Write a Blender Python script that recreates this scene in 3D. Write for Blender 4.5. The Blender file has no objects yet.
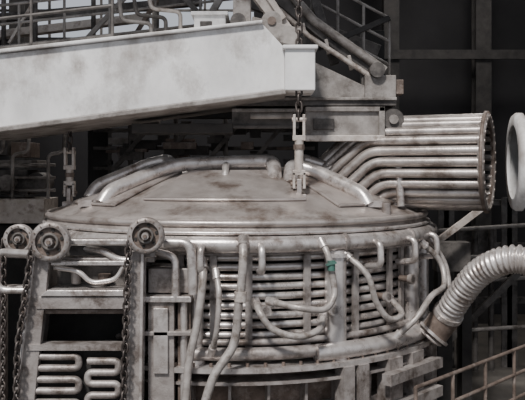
import bpy, math, random
from mathutils import Vector, Matrix
random.seed(7)
V=Vector
# ---------------------------------------------------------------- materials
def mat(name,c1,c2,metal=0.3,rough=0.5,scale=3.0,bump=0.15,patch=None,pamt=0.5,streak=1.0,fine=40):
    m=bpy.data.materials.new(name); m.use_nodes=True
    nt=m.node_tree; N=nt.nodes; L=nt.links
    b=N['Principled BSDF']
    tc=N.new('ShaderNodeTexCoord'); mp=N.new('ShaderNodeMapping')
    mp.inputs['Scale'].default_value=(1,1,streak)
    L.new(tc.outputs['Object'],mp.inputs['Vector'])
    n=N.new('ShaderNodeTexNoise'); n.inputs['Scale'].default_value=scale; n.inputs['Detail'].default_value=8
    n.inputs['Roughness'].default_value=0.65
    L.new(mp.outputs[0],n.inputs['Vector'])
    r=N.new('ShaderNodeValToRGB'); r.color_ramp.elements[0].position=0.35; r.color_ramp.elements[1].position=0.65
    r.color_ramp.elements[0].color=(*c1,1); r.color_ramp.elements[1].color=(*c2,1)
    L.new(n.outputs['Fac'],r.inputs['Fac'])
    col=r.outputs['Color']
    if patch:
        n2=N.new('ShaderNodeTexNoise'); n2.inputs['Scale'].default_value=scale*0.7; n2.inputs['Detail'].default_value=10
        n2.inputs['Roughness'].default_value=0.7
        mp2=N.new('ShaderNodeMapping'); mp2.inputs['Scale'].default_value=(1,1,streak); mp2.inputs['Location'].default_value=(5,3,8)
        L.new(tc.outputs['Object'],mp2.inputs['Vector']); L.new(mp2.outputs[0],n2.inputs['Vector'])
        r2=N.new('ShaderNodeValToRGB'); r2.color_ramp.elements[0].position=1-pamt-0.06; r2.color_ramp.elements[1].position=1-pamt+0.1
        L.new(n2.outputs['Fac'],r2.inputs['Fac'])
        mx=N.new('ShaderNodeMixRGB'); mx.inputs['Color2'].default_value=(*patch,1)
        L.new(r2.outputs['Color'],mx.inputs['Fac']); L.new(col,mx.inputs['Color1']); col=mx.outputs['Color']
    L.new(col,b.inputs['Base Color'])
    b.inputs['Metallic'].default_value=metal
    mr=N.new('ShaderNodeMapRange'); mr.inputs['To Min'].default_value=rough-0.12; mr.inputs['To Max'].default_value=rough+0.15
    L.new(n.outputs['Fac'],mr.inputs['Value']); L.new(mr.outputs[0],b.inputs['Roughness'])
    if bump:
        n3=N.new('ShaderNodeTexNoise'); n3.inputs['Scale'].default_value=fine; n3.inputs['Detail'].default_value=4
        L.new(tc.outputs['Object'],n3.inputs['Vector'])
        bp=N.new('ShaderNodeBump'); bp.inputs['Strength'].default_value=bump; bp.inputs['Distance'].default_value=0.02
        L.new(n3.outputs['Fac'],bp.inputs['Height']); L.new(bp.outputs[0],b.inputs['Normal'])
    return m
PIPE=mat('aluminium_painted_pipe',(.46,.415,.39),(.70,.66,.635),.62,.29,4,.12,(.20,.155,.13),.43)
DUCT=mat('heat_stained_pipe',(.36,.32,.295),(.56,.515,.485),.6,.32,2.5,.15,(.17,.135,.115),.46)
LID=mat('lid_steel',(.38,.335,.31),(.54,.49,.46),.58,.32,2.2,.15,(.19,.145,.12),.44)
SHELL=mat('shell_steel',(.24,.21,.195),(.41,.375,.355),.42,.45,4,.22,(.10,.077,.064),.45)
WHITE=mat('dirty_white_paint',(.56,.55,.54),(.82,.81,.80),.05,.6,1.2,.1,(.33,.295,.27),.44,.7)
TAN=mat('dusty_tan_steel',(.18,.16,.145),(.36,.335,.315),.2,.6,3,.2,(.085,.07,.06),.44)
RUST=mat('rusty_steel',(.09,.066,.053),(.20,.155,.13),.3,.6,5,.3,(.31,.265,.24),.40)
DARK=mat('dark_steel',(.012,.011,.0105),(.034,.031,.029),.2,.7,3,.2)  # plain dark steel, also colours in shaded gaps and the door opening
DIM=mat('blackened_steel',(.024,.0215,.0205),(.058,.053,.05),.2,.7,3,.2)
MID=mat('grimy_steel',(.065,.057,.052),(.16,.145,.135),.2,.6,3,.2,(.028,.024,.022),.45)
CHAIN=mat('chain_steel',(.045,.036,.033),(.13,.11,.10),.6,.45,9,.1)
PALE=mat('pale_forged_steel',(.42,.365,.32),(.60,.55,.51),.3,.5,6,.15,(.20,.15,.12),.43)
RUBBER=mat('dusty_hose',(.28,.25,.23),(.46,.425,.40),.3,.38,7,.15,(.14,.11,.09),.44)
GREEN=mat('green_valve_paint',(.04,.12,.095),(.07,.18,.145),.1,.5,8,.05,(.06,.07,.06),.48)
WALLM=mat('sooty_wall_sheet',(.016,.0155,.017),(.038,.036,.038),0,.9,.3,.1)
FLOORM=mat('factory_floor_dust',(.045,.04,.036),(.09,.08,.07),0,.9,1.2,.3)
ROOFM=mat('roof_sheet',(.02,.02,.02),(.035,.035,.035),0,.9,1,.1)
# ---------------------------------------------------------------- mesh builder
def fillet(pts,rad,n=5,closed=False):
    pts=[V(p) for p in pts]; out=[]; m=len(pts)
    for i,p in enumerate(pts):
        if not closed and i in(0,m-1): out.append(p); continue
        a=pts[i-1]; c=pts[(i+1)%m]
        da=(a-p); dc=(c-p); r=min(rad,da.length*.48,dc.length*.48)
        s=p+da.normalized()*r; e=p+dc.normalized()*r
        for k in range(n+1):
            t=k/n; out.append(s*(1-t)**2+p*2*t*(1-t)+e*t*t)
    return out
def spline(pts,n=8):
    pts=[V(p) for p in pts]; q=[pts[0]*2-pts[1]]+pts+[pts[-1]*2-pts[-2]]; out=[]
    for i in range(1,len(q)-2):
        p0,p1,p2,p3=q[i-1:i+3]
        for k in range(n):
            t=k/n; out.append(.5*((2*p1)+(p2-p0)*t+(2*p0-5*p1+4*p2-p3)*t*t+(3*p1-p0-3*p2+p3)*t**3))
    out.append(pts[-1]); return out
class B:
    def __init__(s): s.v=[];s.f=[];s.mi=[];s.sm=[];s.mats=[]
    def add(s,vs,fs,m,smooth=False):
        if m not in s.mats: s.mats.append(m)
        o=len(s.v); s.v+= [tuple(x) for x in vs]
        for f in fs: s.f.append([i+o for i in f]); s.mi.append(s.mats.index(m)); s.sm.append(smooth)
    def box(s,lo,hi,m,M=None):
        x0,y0,z0=lo;x1,y1,z1=hi
        vs=[V(p) for p in [(x0,y0,z0),(x1,y0,z0),(x1,y1,z0),(x0,y1,z0),(x0,y0,z1),(x1,y0,z1),(x1,y1,z1),(x0,y1,z1)]]
        if M: vs=[M@p for p in vs]
        s.add(vs,[(3,2,1,0),(4,5,6,7),(0,1,5,4),(1,2,6,5),(2,3,7,6),(3,0,4,7)],m)
    def bar(s,a,b,w,h,m,up=(0,0,1)):
        a=V(a);b=V(b);d=(b-a);L=d.length;d.normalize();u=V(up)
        x=d.cross(u)
        if x.length<1e-3: x=d.cross(V((0,1,0)))
        x.normalize();z=x.cross(d)
        M=Matrix(((x.x,d.x,z.x,a.x),(x.y,d.y,z.y,a.y),(x.z,d.z,z.z,a.z),(0,0,0,1)))
        s.box((-w/2,0,-h/2),(w/2,L,h/2),m,M)
    def prism(s,poly,y0,y1,m):
        n=len(poly); vs=[(x,y0,z) for x,z in poly]+[(x,y1,z) for x,z in poly]
        fs=[tuple(range(n)),tuple(range(2*n-1,n-1,-1))]+[((i+1)%n,i,i+n,(i+1)%n+n) for i in range(n)]
        s.add(vs,fs,m)
    def tube(s,pts,r,m,seg=12,closed=False,cap=True):
        pts=[V(p) for p in pts]; n=len(pts)
        rs=r if isinstance(r,(list,tuple)) else [r]*n
        T=[]
        for i in range(n):
            a=pts[i-1] if (i>0 or closed) else pts[i]; c=pts[(i+1)%n] if (i<n-1 or closed) else pts[i]
            t=(c-a); T.append(t.normalized() if t.length>1e-9 else V((0,0,1)))
        up=V((0,0,1)) if abs(T[0].z)<.9 else V((0,1,0))
        x=T[0].cross(up).normalized(); vs=[]
        for i in range(n):
            x=(x-T[i]*x.dot(T[i])).normalized(); y=T[i].cross(x)
            for k in range(seg):
                a=2*math.pi*k/seg; vs.append(pts[i]+(x*math.cos(a)+y*math.sin(a))*rs[i])
        fs=[]
        for i in range(n if closed else n-1):
            j=(i+1)%n
            for k in range(seg):
                l=(k+1)%seg; fs.append((i*seg+k,i*seg+l,j*seg+l,j*seg+k))
        s.add(vs,fs,m,True)
        if cap and not closed:
            s.add(vs[:seg],[tuple(range(seg-1,-1,-1))],m); s.add(vs[-seg:],[tuple(range(seg))],m)
    def cyl(s,a,b,r,m,seg=20): s.tube([a,b],r,m,seg)
    def rev(s,prof,o,axis,m,seg=48,a0=0,a1=360,smooth=True):
        o=V(o);ax=V(axis).normalized(); u=ax.cross(V((0,0,1)))
        if u.length<1e-3: u=V((1,0,0))
        u.normalize(); w=ax.cross(u); full=(a1-a0)>=359.9
        n=seg if full else seg+1; vs=[];P=len(prof)
        for i in range(n):
            a=math.radians(a0+(a1-a0)*i/seg); d=u*math.cos(a)+w*math.sin(a)
            for r,h in prof: vs.append(o+d*r+ax*h)
        fs=[]
        for i in range(seg):
            j=(i+1)%n
            for k in range(P-1): fs.append((i*P+k,j*P+k,j*P+k+1,i*P+k+1))
        s.add(vs,fs,m,smooth)
    def chain(s,a,b,m,L=.13,w=.05,r=.016):
        a=V(a);b=V(b);d=b-a;T=d.length;d.normalize();n=max(1,int(T/(L-2.4*r)));st=T/n
        x=d.cross(V((.3,1,0))).normalized();y=d.cross(x)
        for i in range(n):
            c=a+d*(st*(i+.5));e=x if i%2 else y;pp=[]
            hl=L/2-w
            for k in range(12):
                t=2*math.pi*k/12+1e-3
                pp.append(c+e*math.cos(t)*w*.85+d*(math.sin(t)*w+(hl if math.sin(t)>0 else -hl)))
            s.tube(pp,r,m,6,True)
    def done(s,name,parent=None,bevel=0):
        me=bpy.data.meshes.new(name); me.from_pydata(s.v,[],s.f)
        for m in s.mats: me.materials.append(m)
        me.polygons.foreach_set('material_index',s.mi); me.polygons.foreach_set('use_smooth',s.sm); me.update()
        o=bpy.data.objects.new(name,me); bpy.context.scene.collection.objects.link(o)
        if parent: o.parent=parent
        if bevel:
            md=o.modifiers.new('bevel','BEVEL'); md.width=bevel; md.segments=2; md.limit_method='ANGLE'; md.angle_limit=math.radians(50)
        return o
def empty(name):
    o=bpy.data.objects.new(name,None); bpy.context.scene.collection.objects.link(o); return o
CX,CY=-.46,14.0
def F(a,r,z):
    a=math.radians(a); return V((CX+r*math.sin(a),CY-r*math.cos(a),z))
def ring(b,r,z,tr,m,a0=None,a1=None,n=96,seg=12):
    if a0 is None: b.tube([F(360*i/n,r,z) for i in range(n)],tr,m,seg,True)
    else:
        k=max(3,int(abs(a1-a0)/4)); b.tube([F(a0+(a1-a0)*i/k,r,z) for i in range(k+1)],tr,m,seg)
# ================================================================ FURNACE
furn=empty('electric_arc_furnace')
b=B()
b.rev([(3.14,2.3),(3.14,3.85)],(CX,CY,0),(0,0,1),DARK,96)  # dark backing puts the shade between the tubes into the colour
for i,z in enumerate([2.64+.138*i for i in range(9)]):
    ring(b,3.28,z,.052,PIPE,-75,95,seg=12)
b.done('water_cooled_wall_panels',furn)
b=B()
ring(b,3.5,3.95,.12,PIPE,seg=18)
b.rev([(3.1,3.80),(3.50,3.80),(3.50,3.83),(3.1,3.83)],(CX,CY,0),(0,0,1),SHELL,96)
b.rev([(3.1,2.20),(3.72,2.20),(3.72,2.27),(3.1,2.27)],(CX,CY,0),(0,0,1),PIPE,96,smooth=False)
b.rev([(3.2,2.02),(3.66,2.02),(3.66,2.06),(3.2,2.06)],(CX,CY,0),(0,0,1),SHELL,96,smooth=False)
ring(b,3.56,2.40,.125,PIPE,20,72,seg=14)
ring(b,3.5,2.42,.09,SHELL,-60,20,seg=14)
ring(b,3.40,2.56,.05,SHELL,-60,80)
for i in range(90):
    a=i*4
    p=F(a,3.62,2.27); b.cyl(p,p+V((0,0,.05)),.025,RUST,6)
for a in (-44,-20,4,28,52,76):
    p=F(a,3.5,3.95); t=(F(a+.5,3.5,3.95)-F(a-.5,3.5,3.95)).normalized(); b.cyl(p-t*.03,p+t*.03,.135,SHELL,18)
b.done('shell_header_rings',furn)
b=B()
def pillar(a,w,r=3.42,z0=2.27,z1=3.84,m=PIPE):
    p=F(a,r,z0);q=F(a,r,z1); b.tube([p,q],w,m,16)
    b.cyl(q-V((0,0,.1)),q-V((0,0,.04)),w*1.25,m,16)
    b.cyl(p,p+V((0,0,.06)),w*1.3,m,16)
for a,w in [(26.5,.16),(57,.12),(-8,.10),(88,.12),(-40,.12)]: pillar(a,w)
for a in (4.5,19,33,46,52,61,-4,-12):
    p=F(a,3.38,2.3);q=F(a,3.38,3.82); t=(F(a+1,3.38,0)-F(a-1,3.38,0)).normalized()
    b.bar(p,q,.05,.10,SHELL,up=tuple(t))
for a in (-6,7,36,49,63):
    b.tube(fillet([F(a,3.5,3.95),F(a,3.72,3.93),F(a,3.74,3.6),F(a,3.4,3.56)],.1),.05,PIPE,10)
b.done('shell_columns',furn)
b=B()
b.rev([(3.3,2.2),(3.28,1.5),(3.0,.9),(2.2,.5),(0,.4)],(CX,CY,0),(0,0,1),RUST,96)
for i in range(40):
    a=i*9; p=F(a,3.4,2.03);q=F(a,3.36,1.0)
    b.bar(p,q,.04,.24,SHELL,up=tuple((F(a,1,0)-F(a,0,0))))
b.rev([(3.25,1.55),(3.5,1.55),(3.5,1.63),(3.25,1.63)],(CX,CY,0),(0,0,1),SHELL,96,smooth=False)
for a,w in [(27,.18),(31,.18),(41,.3),(50,.35),(60,.25)]:
    p=F(a,3.62,.0);q=F(a,3.62,2.2); b.bar(p,q,w,.25,SHELL,up=tuple((F(a,1,0)-F(a,0,0))))
for z in (1.5,1.95):
    b.bar(F(36,3.85,z),F(58,3.85,z),.16,.16,SHELL)
for a in (12,16,-15): b.bar(F(a,3.66,0),F(a,3.66,1.6),.12,.12,RUST)
b.bar(F(180,3.2,.25),F(180,1.2,.25),.6,.5,RUST)
b.bar(F(-90,3.2,.25),F(90,3.2,.25),.6,.5,RUST)
b.done('lower_shell_and_cradle',furn)
def hose(pts,r,m=RUBBER,name='water_hose'):
    b=B(); P=spline(pts,8); b.tube(P,r,m,12)
    for e,d in ((P[0],P[1]),(P[-1],P[-2])):
        t=(d-e).normalized(); b.cyl(e-t*.02,e+t*.1,r*1.35,PIPE,12); b.cyl(e+t*.1,e+t*.13,r*1.6,PIPE,6)
    return b.done(name,furn)
hose([F(3,3.6,4.04),F(3,3.78,3.85),F(2.7,3.82,3.5),F(2,3.85,3.15),F(1,3.87,2.64),F(-3,3.95,2.2),F(-6,4.0,1.5)],.06)
hose([F(-6,3.6,3.75),F(-5.5,3.76,3.45),F(-6.5,3.8,2.9),F(-8,3.85,2.4),F(-9,3.9,1.5)],.055)
hose([F(-3,3.6,3.6),F(-2,3.78,3.3),F(-2.5,3.8,2.8),F(-4,3.6,2.45)],.04)
hose([F(21,3.6,4.0),F(21.5,3.76,3.8),F(22.3,3.8,3.5),F(22.2,3.85,3.25),F(19.5,3.9,3.08),F(14,3.85,3.12),F(9,3.5,3.16)],.047)
hose([F(6,3.45,3.15),F(6.5,3.75,3.05),F(9,3.8,2.83),F(14,3.85,2.72),F(19,3.8,2.78),F(22.5,3.5,2.95)],.047)
hose([F(28,3.5,3.8),F(31,3.8,3.5),F(33,3.85,3.1),F(36,3.9,2.85),F(40,3.9,2.9),F(42,3.5,3.1)],.045)
hose([F(58,3.55,3.85),F(63,3.78,3.5),F(60,3.9,3.15),F(52,3.9,3.05),F(46,3.85,2.75),F(43,3.6,2.45)],.047)
hose([F(66,3.55,3.85),F(68,3.8,3.4),F(66,3.85,2.9),F(62,3.6,2.5)],.05)
b=B()
p=F(21.8,3.82,3.74); b.cyl(p,p-V((0,0,.14)),.055,GREEN,12); b.bar(p-V((.08,.05,.06)),p+V((.07,-.05,-.02)),.03,.03,GREEN)
p=F(2.4,3.84,3.35); b.cyl(p,p-V((0,0,.13)),.085,PALE,12)
for a,z in((8,3.05),(24,3.0),(40,3.1),(50,3.3)):
    p=F(a,3.42,z); q=F(a,3.66,z); b.cyl(p,q,.05,RUST,10); b.cyl(q-(q-p)*.3,q,.08,SHELL,8)
b.done('hose_couplings',furn)
# --- slag door
b=B(); Y0=10.15
b.prism([(-3.42,1.2),(-3.16,1.2),(-2.88,3.85),(-3.08,3.85)],Y0,Y0+.12,SHELL)
b.prism([(-3.44,1.2),(-3.40,1.2),(-3.06,3.85),(-3.1,3.85)],Y0-.05,Y0+.2,PIPE)
b.prism([(-1.86,1.2),(-1.66,1.2),(-1.62,3.9),(-1.8,3.9)],Y0,Y0+.12,SHELL)
b.prism([(-1.68,1.2),(-1.64,1.2),(-1.60,3.9),(-1.64,3.9)],Y0-.05,Y0+.2,PIPE)
b.prism([(-3.42,1.2),(-3.32,1.2),(-3.0,3.85),(-3.08,3.85)],Y0+.12,11.4,SHELL)
b.prism([(-1.76,1.2),(-1.68,1.2),(-1.64,3.6),(-1.74,3.6)],Y0+.12,11.2,SHELL)
b.box((-2.75,Y0+.1,3.98),(-1.7,Y0+.3,4.05),PIPE)
b.box((-2.9,Y0+.25,3.72),(-1.5,11.3,3.78),SHELL)
b.box((-2.8,Y0+.35,3.8),(-1.7,Y0+.5,3.94),MID)
b.box((-2.88,Y0+.05,3.70),(-1.82,Y0+.12,3.76),PIPE)
b.box((-2.9,Y0+.45,3.3),(-1.82,Y0+.5,3.7),MID)
b.prism([(-3.0,3.30),(-1.8,3.30),(-1.86,3.38),(-2.9,3.38)],Y0-.05,Y0+.5,PIPE)
b.prism([(-3.06,3.12),(-1.8,3.12),(-1.8,3.29),(-3.02,3.29)],Y0-.02,Y0+.4,SHELL)
b.prism([(-3.1,3.04),(-1.82,3.04),(-1.82,3.1),(-3.08,3.1)],Y0+.06,Y0+.4,RUST)
b.tube(fillet([(-2.86,Y0+.15,3.66),(-2.5,Y0+.1,3.62),(-2.35,Y0+.1,3.45),(-2.0,Y0+.1,3.5),(-1.9,Y0+.1,3.68)],.12),.035,PIPE,10)
b.cyl((-2.6,Y0+.3,3.42),(-2.6,Y0+.3,3.62),.07,SHELL,12); b.cyl((-2.2,Y0+.3,3.42),(-2.2,Y0+.3,3.55),.09,RUST,12)
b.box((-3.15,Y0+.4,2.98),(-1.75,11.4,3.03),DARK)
b.box((-3.3,11.0,1.2),(-1.7,11.1,3.1),DARK)  # dark sheet painted as the shade inside the door opening
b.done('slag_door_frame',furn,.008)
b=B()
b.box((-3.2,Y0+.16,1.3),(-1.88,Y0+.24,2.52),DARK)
def serp(xa,xb,zt,zb,y):
    pts=[];z=zt
    while z>zb:
        pts+=[(xa,y,z),(xb,y,z),(xb,y,z-.155),(xa,y,z-.155)]; z-=.31
    b.tube(fillet(pts,.077,6),.05,SHELL,12)
serp(-3.14,-2.50,2.46,1.3,Y0+.06); serp(-2.38,-1.96,2.40,1.3,Y0+.06)
b.prism([(-3.22,2.56),(-1.88,2.56),(-1.88,2.64),(-3.2,2.64)],Y0-.02,Y0+.2,SHELL)
b.done('slag_door',furn,.005)
def pulley(x,y,z,r):
    b=B(); R=r
    b.rev([(R*.74,-.05),(R,-.06),(R,-.035),(R*.88,-.015),(R*.88,.015),(R,.035),(R,.06),(R*.78,.05),(R*.74,-.05)],(x,y,z),(0,1,0),SHELL,32)
    b.rev([(0,.0),(R*.8,.0)],(x,y,z),(0,1,0),RUST,32)
    b.rev([(R*.42,-.02),(R*.46,-.05),(R*.34,-.06),(R*.3,-.01)],(x,y,z),(0,1,0),MID,32)
    b.cyl((x,y-.1,z),(x,y+.25,z),R*.2,SHELL,16); b.cyl((x,y-.13,z),(x,y-.1,z),R*.1,RUST,12)
    for k in range(6):
        a=k*math.pi/3+.3; c=V((x+math.cos(a)*R*.6,y-.005,z+math.sin(a)*R*.6)); b.cyl(c,c+V((0,-.01,0)),R*.09,DARK,12)
    for k in range(12):
        a=k*math.pi/6; b.cyl((x+math.cos(a)*R*.88,y-.065,z+math.sin(a)*R*.88),(x+math.cos(a)*R*.88,y-.05,z+math.sin(a)*R*.88),.012,RUST,6)
    b.box((x-.1,y+.12,z-.3),(x+.1,y+.2,z+.08),SHELL)
    return b.done('chain_pulley',furn)
pulley(-2.84,10.05,4.04,.265); pulley(-1.56,10.05,4.12,.245); pulley(-3.60,11.1,3.98,.22)
b=B()
b.chain((-3.08,10.02,3.98),(-3.27,10.0,2.6),CHAIN); b.chain((-3.27,10.0,2.6),(-3.30,10.0,1.3),CHAIN)
b.chain((-1.79,10.02,4.05),(-1.88,10.0,1.2),CHAIN)
b.chain((-3.83,11.1,3.98),(-3.85,11.1,1.2),CHAIN)
b.done('door_chains',furn)
b=B()
b.box((-1.6,10.5,3.28),(-1.02,10.9,3.62),SHELL)
b.box((-1.58,10.35,1.2),(-1.22,10.7,3.2),SHELL)
b.box((-1.50,10.3,2.2),(-1.30,10.36,3.1),PIPE)
b.box((-1.18,10.45,1.2),(-1.0,10.75,3.2),RUST)
b.cyl((-1.09,10.4,1.2),(-1.09,10.4,3.2),.05,PIPE,12)
b.box((-1.66,10.3,3.18),(-.98,10.8,3.26),PIPE)
b.box((-1.62,10.3,2.72),(-.98,10.8,2.78),SHELL)
b.tube(fillet([(-1.35,10.35,4.0),(-.98,10.3,4.0),(-.95,10.3,3.3)],.15),.07,PIPE)
b.tube(fillet([(-1.45,10.45,3.85),(-1.2,10.35,3.8),(-1.2,10.35,3.2)],.12),.055,PIPE)
b.tube(fillet([(-2.6,10.6,3.9),(-2.2,10.4,3.88),(-2.0,10.4,3.75),(-1.7,10.4,3.75)],.1),.05,PIPE)
b.tube(fillet([(-3.15,10.3,3.85),(-3.75,10.6,3.85),(-3.75,10.6,3.3),(-3.3,10.6,3.3)],.15),.05,PIPE)
b.tube(fillet([(-4.0,11.2,2.2),(-4.0,11.2,3.75),(-3.4,11.0,3.75)],.1),.05,PIPE)
b.box((-4.1,11.3,.0),(-3.9,11.5,3.2),SHELL)
b.box((-4.1,11.3,3.15),(-3.0,11.5,3.25),SHELL)
b.box((-3.6,11.2,0),(-3.42,11.4,3.2),RUST)
b.done('door_side_pipework',furn,.008)
# corrugated hose
b=B()
P=spline([(2.66,11.9,2.34),(2.84,11.85,2.58),(3.0,11.6,2.98),(3.23,11.3,3.42),(3.50,11.0,3.66),(3.78,10.8,3.70),(4.05,10.6,3.5),(4.3,10.5,3.0),(4.4,10.5,2.2),(4.4,10.5,0)],26)
L=0;rs=[]
for i,p in enumerate(P):
    if i: L+=(p-P[i-1]).length
    rs.append(.195+.022*math.sin(L/.078*2*math.pi))
b.tube(P,rs,PIPE,20)
b.cyl(P[10],P[34],.225,RUST,24); b.cyl(P[6],P[10],.27,PIPE,24); b.cyl(P[36],P[40],.24,PIPE,24)
b.done('corrugated_flexible_hose',furn)
# ================================================================ ROOF LID
lid=empty('furnace_roof_lid')
ZT=5.0;RT=1.35
def zc(r):
    t=(3.46-r)/(3.46-RT); return 4.25+(ZT-4.25)*(t*.78+.22*math.sin(t*math.pi/2))
b=B()
prof=[(3.2,4.09),(3.48,4.09),(3.48,4.13),(3.43,4.13),(3.43,4.25)]
prof+=[(3.43-(3.43-RT)*i/8,zc(3.46-(3.46-RT)*i/8)) for i in range(1,9)]+[(.9,ZT+.06),(0,ZT+.08)]
b.rev(prof,(CX,CY,0),(0,0,1),LID,120)
ring(b,3.48,4.11,.03,PIPE,n=120); ring(b,3.42,4.24,.05,LID,n=120)
def plate(a0,a1,r0,r1,h,m=LID):
    n=8; vs=[];fs=[]
    for i in range(n+1):
        a=a0+(a1-a0)*i/n
        for j in range(4):
            r=r0+(r1-r0)*j/3; vs.append(F(a,r,zc(r)+h))
    for i in range(n):
        for j in range(3): fs.append((i*4+j,i*4+j+1,(i+1)*4+j+1,(i+1)*4+j))
    b.add(vs,fs,m)
    e=[F(a0+(a1-a0)*i/n,r1,zc(r1)) for i in range(n+1)]
    b.tube([p+V((0,0,h*.5)) for p in e],h*.5,m,6)
    for a in(a0,a1): b.tube([F(a,r0+(r1-r0)*j/3,zc(r0+(r1-r0)*j/3)+h*.5) for j in range(4)],h*.5,m,6)
plate(-30,24,1.5,2.75,.045); plate(33,62,1.5,3.0,.05); plate(-66,-38,1.5,3.0,.05); plate(66,100,1.5,3.1,.05)
b.done('lid_cone',lid)
b=B()
def lp(dx,dy,dz):
    r=math.hypot(dx,dy); return V((CX+dx,CY+dy,zc(max(r,RT))+dz))
b.tube(fillet([lp(-2.1,-2.05,0),lp(-2.0,-1.95,.14),lp(-1.35,-1.4,.15),lp(-.98,-1.25,.16),lp(.62,-1.25,.16),lp(.66,-1.5,.12),lp(.66,-1.75,-.05)],.18),.12,PIPE,16)
b.tube(fillet([lp(.93,-1.75,-.05),lp(.93,-1.5,.14),lp(1.0,-1.3,.17),lp(1.35,-1.4,.16),lp(2.05,-2.0,.14),lp(2.15,-2.1,0)],.18),.12,PIPE,16)
b.tube(fillet([lp(-2.5,-1.2,0),lp(-2.4,-1.1,.16),lp(-1.5,-.95,.24),lp(-1.15,-1.0,.24),lp(-1.1,-1.3,.1)],.16),.105,PIPE,14)
b.tube(fillet([lp(1.1,-1.3,.05),lp(1.1,-.95,.24),lp(1.6,-.9,.2),lp(2.7,-1.0,.16),lp(2.85,-1.1,0)],.14),.095,PIPE,14)
b.tube(fillet([(1.0,12.9,5.0),(1.7,12.75,5.08),(2.25,12.45,5.22),(2.29,12.4,4.4)],.15),.065,PIPE,12)
b.tube(fillet([lp(-.15,-1.25,.1),lp(-.15,-1.6,.12),lp(-.15,-1.75,-.04)],.12),.06,PIPE,12)
for a in (-52,47,66):
    p=F(a,3.05,zc(3.05)); b.bar(p-V((.1,0,-.05)),p+V((.12,0,.05)),.16,.1,LID)
for k in (48,72):
    p=F(k,3.25,4.36); b.cyl(p-V((0,0,.1)),p+V((0,0,.12)),.07,SHELL,12)
b.rev([(.7,0),(.7,.12),(.6,.12),(.6,0)],(CX,CY,ZT+.04),(0,0,1),LID,48)
b.done('lid_cooling_pipes',lid)
# ================================================================ RIBBED DUCT ELBOW
b=B()
RC=V((3.74,12.5,5.13)); ax=V((.915,-.403,0)).normalized(); R=.735
BC=RC-ax*1.80
d2=V((-.70,.20,-.66)).normalized()
u=ax.cross(V((0,0,1))).normalized(); w=V((0,0,1))
N=25
pn=((-ax)+d2).normalized()
for k in range(N):
    a=2*math.pi*k/N; off=(u*math.cos(a)+w*math.sin(a))*R
    s=RC+off
    t=(BC-s).dot(pn)/((-ax).dot(pn)); m1=s-ax*t
    t2=(m1.z-4.36)/(-d2.z)
    t2=max(.12,min(t2,2.4)); e=m1+d2*t2
    b.tube(fillet([s,m1,e],.18,5),.08,DUCT,12)
def hoop(off,r0,tr,m): b.tube([RC+ax*off+(u*math.cos(2*math.pi*k/48)+w*math.sin(2*math.pi*k/48))*r0 for k in range(48)],tr,m,10,True)
hoop(.0,R+.03,.06,SHELL)
b.rev([(R-.07,-.02),(R+.12,-.02),(R+.12,.03),(R-.07,.03),(R-.07,-.02)],RC,ax,RUST,48)
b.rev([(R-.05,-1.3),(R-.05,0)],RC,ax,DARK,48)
for k in range(28):
    a=2*math.pi*k/28; p=RC+(u*math.cos(a)+w*math.sin(a))*(R+.03); b.cyl(p+ax*.03,p+ax*.06,.03,PALE,6)
b.done('water_cooled_exhaust_elbow')
b=B()
RC2=V((4.08,12.25,5.13)); R2=.72; ax2=V((.985,-.17,0)).normalized()
b.rev([(R2-.12,0),(R2+.04,0),(R2+.08,.05),(R2+.08,.14),(R2,.16),(R2,3.5),(R2-.04,3.5),(R2-.04,.06),(R2-.12,.06),(R2-.12,0)],RC2,ax2,WHITE,64)
e=RC2+ax2*2.8; b.box((e.x-.15,e.y-.15,0),(e.x+.15,e.y+.15,4.45),MID); b.box((e.x-.5,e.y-.4,4.3),(e.x+.5,e.y+.4,4.42),MID)
b.done('exhaust_duct')
# ================================================================ OVERHEAD GIRDER
g=empty('overhead_gantry_girder')
b=B()
b.prism([(-5.2,5.62),(-4.5,5.62),(.35,6.27),(.35,6.92),(0.0,7.30),(-5.2,6.70)],11.8,13.6,WHITE)
b.prism([(-5.3,5.54),(-4.5,5.54),(.37,6.19),(.37,6.27),(-4.5,5.62),(-5.3,5.62)],11.72,13.68,TAN)
b.prism([(-5.3,6.70),(0.0,7.30),(0.0,7.35),(-5.3,6.76)],11.72,13.68,WHITE)
b.box((.35,11.65,6.24),(.82,13.2,6.92),WHITE)
b.box((.31,11.6,6.88),(.86,13.25,6.94),WHITE)
b.done('girder_box',g,.015)
b=B()
b.box((-.47,12.6,6.08),(2.25,13.6,6.2),MID)
b.box((-.47,12.55,6.17),(2.25,12.6,6.22),TAN)
b.box((-.52,12.7,5.74),(.62,13.5,6.02),MID)
b.box((-.52,12.66,5.98),(.62,12.7,6.04),TAN); b.box((-.52,12.66,5.70),(.62,12.7,5.76),MID)
b.box((.72,12.6,5.52),(2.0,13.4,6.06),TAN)
b.box((.72,12.52,5.48),(2.05,12.62,5.58),PALE); b.box((.72,12.54,5.98),(2.05,12.6,6.06),TAN)
b.box((1.95,12.54,5.5),(2.05,12.6,6.06),TAN)
b.box((.85,12.56,5.68),(1.2,12.6,5.86),MID)
b.cyl((2.2,12.6,5.85),(2.2,13.2,5.85),.18,MID,20); b.cyl((2.2,12.55,5.85),(2.2,12.6,5.85),.08,TAN,12)
b.box((-2.2,12.6,5.62),(-.5,13.3,5.78),DIM)
b.prism([(.8,6.22),(2.0,6.22),(1.75,6.45),(.8,6.9)],12.9,13.5,TAN)
b.cyl((-.2,12.5,5.9),(.5,12.5,5.9),.05,TAN,12)
b.done('girder_end_support',g,.01)
b=B()
b.tube([(.45,13,8.1),(.9,13,7.58),(2.12,13,6.72)],.08,TAN)
b.tube([(.3,12.9,7.75),(.8,12.9,7.3),(1.95,12.9,6.55)],.045,PALE)
b.bar((.2,13.2,8.1),(1.9,13.2,6.75),.3,.26,MID)
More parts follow.
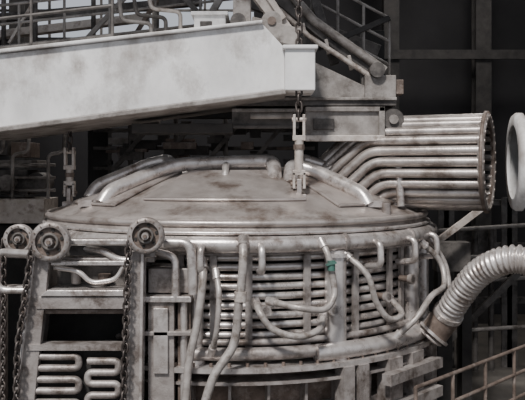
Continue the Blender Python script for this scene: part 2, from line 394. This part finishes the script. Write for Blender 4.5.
b.box((1.75,12.8,6.22),(2.28,13.3,6.62),TAN)
b.cyl((1.95,12.7,6.7),(1.95,13.4,6.7),.13,MID)
b.box((2.25,12.85,6.3),(2.42,13.2,6.55),RUST)
b.bar((-.35,12.6,8.3),(.5,12.6,7.2),.25,.22,PALE)
b.bar((-.05,12.45,8.1),(.35,12.45,7.5),.08,.1,PALE)
b.bar((-.2,12.3,7.35),(.6,12.3,7.15),.25,.3,TAN)
b.cyl((.15,12.2,7.42),(.15,12.5,7.42),.17,TAN); b.cyl((.15,12.15,7.42),(.15,12.2,7.42),.07,RUST)
b.box((-1.15,12.6,7.15),(-.62,13.2,7.62),WHITE); b.box((-1.2,12.55,7.6),(-.58,13.2,7.66),WHITE)
b.box((-1.05,12.58,7.3),(-.85,12.6,7.5),MID)
b.box((-.5,12.7,7.25),(-.2,13.2,7.9),PALE)
b.cyl((-.4,12.3,7.45),(-.4,12.9,7.45),.13,MID)
b.box((.25,12.9,6.9),(.75,13.3,7.3),DARK)
for i,x in enumerate((-1.9,-1.65,-1.4)): b.tube(fillet([(x,12.8,7.05),(x,12.8,7.5+.1*i),(x-.5,12.8,7.55+.1*i),(x-.6,12.8,8.3)],.1),.035,[TAN,MID,PALE][i],10)
b.bar((-1.3,13.3,7.1),(-.6,13.3,8.3),.12,.12,TAN); b.bar((-.6,13.4,7.2),(-1.6,13.4,8.3),.08,.1,MID)
b.bar((.9,13.5,8.2),(1.3,13.5,6.9),.14,.16,MID); b.bar((1.0,13.55,7.2),(2.3,13.55,7.75),.08,.1,DIM)
b.bar((-.3,14.2,8.2),(2.2,14.2,7.25),.14,.22,MID)
for x in(.7,1.1,1.5,1.9): b.bar((x,13.05,7.55-(x-.7)*.7),(x+.05,13.05,7.3-(x-.7)*.7),.1,.06,PALE)
b.done('crane_arm_machinery',g,.01)
def rail(p0,p1,h,n,name='safety_railing',m=MID,rails=(.5,1.0),r=.03,parent=None):
    b=B(); p0=V(p0);p1=V(p1)
    for k in range(n):
        p=p0.lerp(p1,k/(n-1)); b.cyl(p,p+V((0,0,h)),r,m,10)
    for f in rails: b.cyl(p0+V((0,0,h*f)),p1+V((0,0,h*f)),r,m,10)
    b.bar(p0+V((0,0,.05)),p1+V((0,0,.05)),.02,.1,m)
    return b.done(name,parent)
rail((-5.2,13.5,6.76),(-.3,13.5,7.3),1.15,7,m=TAN,rails=(.35,.7,1.0),r=.026,parent=g)
rail((-5.0,12.0,6.78),(-2.4,12.0,7.08),1.1,3,m=MID,r=.026,parent=g)
rail((.9,13.6,7.3),(2.3,13.6,6.55),1.2,4,m=TAN,rails=(.3,.65,1.0),r=.026,parent=g)
b=B()
b.bar((-6,14.5,7.5),(-2.2,14.5,7.95),.25,.14,PALE); b.bar((-6,14.7,7.1),(-.5,14.7,7.75),.3,.3,DIM)
for x in(-4.9,-4.3,-3.2,-2.0): b.cyl((x,14.2,6.9),(x,14.2,9.2),.045,MID)
b.bar((-4.8,14.2,7.4),(-4.2,14.2,8.4),.05,.05,PALE)
b.bar((-3.6,14.0,7.1),(-2.4,14.0,8.4),.08,.08,TAN); b.bar((-2.6,14.1,7.2),(-1.8,14.1,8.5),.06,.08,RUST)
b.bar((-5.4,14.9,8.0),(-1.2,14.9,8.35),.2,.16,MID)
b.cyl((-4.6,13,7.0),(-4.6,13.5,7.0),.14,RUST)
b.box((-5.2,12.6,6.8),(-4.7,13.1,7.25),MID); b.box((-3.9,12.8,6.9),(-3.5,13.2,7.15),RUST)
b.box((-2.9,12.7,7.05),(-2.3,13.1,7.2),TAN); b.box((-4.45,12.7,6.8),(-4.1,13.1,7.05),PALE)
b.cyl((-3.4,12.5,7.05),(-2.0,12.5,7.21),.05,PALE,10)
b.done('upper_walkway_clutter',g)
b=B()
b.box((-6.2,12,0),(-5.2,13.4,6.9),WHITE); b.box((2.3,17.2,6.2),(2.8,17.7,8.2),DARK); b.box((-5.4,17.2,6.2),(2.8,17.7,6.7),DARK); b.box((-.2,13.6,6.3),(.3,17.4,6.7),DARK)
b.box((-6.1,13.4,6.2),(-5.4,17.6,6.7),DARK)
b.done('gantry_frame',g,.01)
# ================================================================ LIFTING CHAINS
def lift(x,y,ztop,zc_top,zbot,s=1.0):
    b=B()
    b.chain((x,y,zc_top-.02),(x,y,ztop),CHAIN,.17*s,.055*s,.02*s)
    z=zc_top
    b.cyl((x-.11*s,y,z-.03),(x+.11*s,y,z-.03),.035,PALE,12)
    for sx in(-1,1): b.box((x+sx*.075*s-.02,y-.06,z-.3*s),(x+sx*.075*s+.02,y+.06,z+.05),PALE)
    b.box((x-.1*s,y-.06,z-.36*s),(x+.1*s,y+.06,z-.28*s),PALE)
    b.cyl((x,y,z-.34*s),(x,y,zbot+.3*s),.07*s,PALE,12)
    b.cyl((x,y,z-.5*s),(x,y,z-.42*s),.09*s,RUST,6)
    b.box((x-.1*s,y-.06,zbot+.26*s),(x+.1*s,y+.06,zbot+.34*s),PALE)
    for sx in(-1,1): b.box((x+sx*.08*s-.02,y-.06,zbot+.05),(x+sx*.08*s+.02,y+.06,zbot+.3*s),PALE)
    b.cyl((x-.13*s,y,zbot+.12),(x+.13*s,y,zbot+.12),.035,RUST,12)
    b.box((x-.035,y-.09,zbot-.12),(x+.035,y+.09,zbot+.2),LID)
    b.box((x-.11,y-.1,zbot-.14),(x+.11,y+.1,zbot-.04),LID)
    b.done('lifting_chain',g,.006)
lift(.572,11.75,8.9,5.82,4.66,1.0)
lift(-3.42,13.3,5.75,5.35,4.48,.95)
# ================================================================ RIGHT LOWER RAILING
rail((1.9,9.3,1.2),(4.4,11.9,1.2),1.1,5,m=RUST,rails=(.33,.66,1.0),r=.026)
b=B()
b.bar((1.9,9.3,1.14),(4.4,11.9,1.14),.5,.12,RUST)
for t in (0,.5,1):
    p=V((1.9,9.3,0)).lerp(V((4.4,11.9,0)),t); b.box((p.x-.08,p.y-.08,0),(p.x+.08,p.y+.08,1.08),RUST)
b.done('platform_walkway')
# ================================================================ BACKGROUND MACHINERY
b=B()
b.box((-6.2,14.6,3.96),(-4.25,15.6,4.44),PALE); b.box((-6.0,15,0),(-4.4,16,3.9),DARK)
b.box((-6.0,15.0,4.5),(-4.7,15.8,5.0),MID); b.box((-5.6,15,5.05),(-4.5,15.8,5.2),TAN)
b.box((-6,15,5.3),(-5.1,15.8,5.8),MID)
b.box((-5.0,14.9,5.25),(-4.6,15.5,5.55),RUST); b.box((-5.6,14.7,4.5),(-5.3,15,4.8),TAN)
b.cyl((-4.5,14.9,4.75),(-4.5,15.5,4.75),.2,MID); b.cyl((-5.05,14.8,4.75),(-5.05,15.1,4.75),.16,TAN)
for z in (4.6,4.85,5.1): b.cyl((-5.9,14.85,z),(-4.1,14.85,z),.03,TAN)
for x in(-5.4,-4.9,-4.2): b.tube(fillet([(x,14.7,4.44),(x,14.7,5.3),(x+.3,14.7,5.35),(x+.3,14.8,5.7)],.1),.035,TAN,8)
b.done('hydraulic_power_unit',None,.01)
b=B()
for i in range(44):
    x=random.uniform(-3.9,.6); z=random.uniform(4.95,6.1); w_=random.uniform(.2,.8);h=random.uniform(.05,.22)
    y=random.uniform(17.95,18.6)
    b.box((x,y,z),(x+w_,y+.3,z+h),random.choice([DIM,DIM,MID,MID,TAN,RUST]))
b.box((-4.4,18.9,0),(-3.9,19.4,7.5),DARK); b.box((.9,18.9,0),(1.4,19.4,7.5),DARK)
for z in(5.0,5.5,5.95): b.box((-4.2,18.6,z),(1.3,18.95,z+.08),MID)
for x in(-3.2,-2.1,-.9): b.cyl((x,18.2,3),(x,18.2,6.3),.06,MID)
for x in(-3.6,-2.6,-1.5,-.4): b.bar((x,18.1,5.0),(x+.9,18.1,6.1),.1,.1,MID)
b.done('electrode_bus_support')
b=B()
for x in (4.6,6.2,7.9):
    b.box((x,19,0),(x+.12,19.4,4.3),DIM); b.box((x-.14,19,0),(x+.26,19.05,4.3),MID)
for z in (1.6,3.0,4.1): b.box((4,19.1,z),(11,19.3,z+.14),MID)
for x in (4.9,5.3,5.7,6.7,7.1): b.cyl((x,18.7,0),(x,18.7,3.6),.07,MID)
for z in(1.0,2.2,2.8,3.5): b.cyl((4.3,18.5,z),(9,18.5,z+.3),.05,TAN)
b.bar((4.3,18.3,.6),(7.6,18.3,3.8),.1,.14,MID)
b.box((5.0,18.9,2.2),(5.9,19,3.5),MID)
b.done('pipe_rack')
b=B()
for x in (4.2,7.2,10.4,-8):
    b.box((x-.25,24.4,0),(x+.25,24.46,13.4),DIM); b.box((x-.03,24.46,0),(x+.03,24.9,13.4),DIM); b.box((x-.25,24.9,0),(x+.25,24.96,13.4),DIM)
b.box((3.5,24.3,8.6),(12,24.4,8.9),DIM)
b.done('building_columns')
b=B()
b.box((3.6,15.5,2.9),(4.3,15.9,3.5),MID); b.bar((3.0,15,3.2),(4.4,15,4.25),.1,.12,PALE); b.box((3.6,15.4,0),(3.9,15.8,2.9),DIM); b.box((4.1,15.4,0),(4.3,15.8,2.9),DIM)
b.done('support_stand')
def room(name,boxes,m):
    b=B()
    for lo,hi in boxes: b.box(lo,hi,m)
    return b.done(name)
room('floor',[((-16,-12,-.2),(16,27,0))],FLOORM)
room('wall_back',[((-16,26,0),(16,26.3,9.6)),((-16,26,12.2),(16,26.3,13.4)),((-.3,26,9.6),(16,26.3,12.2)),((-16,26,9.6),(-11,26.3,12.2))],WALLM)
room('wall_left',[((-16.3,8,0),(-16,26.3,13.4))],WALLM)
room('wall_right',[((16,8,0),(16.3,26.3,13.4))],WALLM)
room('ceiling',[((-16.3,8,13.4),(16.3,26.3,13.6))],ROOFM)
b=B()
for x in [-11+1.8*i for i in range(7)]: b.box((x-.04,26.02,9.6),(x+.04,26.1,12.2),MID)
b.box((-11,26.02,10.5),(-.3,26.1,10.58),MID)
b.done('window_1')
# ================================================================ LIGHT / WORLD / CAMERA
w=bpy.data.worlds.new('World'); bpy.context.scene.world=w; w.use_nodes=True
bg=w.node_tree.nodes['Background']; bg.inputs['Color'].default_value=(.82,.87,.96,1); bg.inputs['Strength'].default_value=.66
def sun(rot,e,ang,c):
    l=bpy.data.lights.new('sun','SUN'); l.energy=e; l.angle=math.radians(ang); l.color=c
    o=bpy.data.objects.new('sun_light',l); bpy.context.scene.collection.objects.link(o); o.rotation_euler=rot
sun((math.radians(40),0,math.radians(-20)),4.8,7,(1,.97,.94))
def back_fill(x,y,e):  # fill lights added to brighten the dark back of the hall
    l=bpy.data.lights.new('back_fill_light','AREA'); l.energy=e; l.size=2.5; l.color=(1,.96,.92)
    o=bpy.data.objects.new('back_fill_light',l); bpy.context.scene.collection.objects.link(o); o.location=(x,y,13.2)
back_fill(6,20,350); back_fill(-4,21,550)
cam=bpy.data.cameras.new('camera'); co=bpy.data.objects.new('camera',cam); bpy.context.scene.collection.objects.link(co)
co.location=(0,0,5); co.rotation_euler=(math.radians(90),0,0)
cam.sensor_width=36; cam.lens=36*750/525; cam.shift_y=-30/525
bpy.context.scene.camera=co
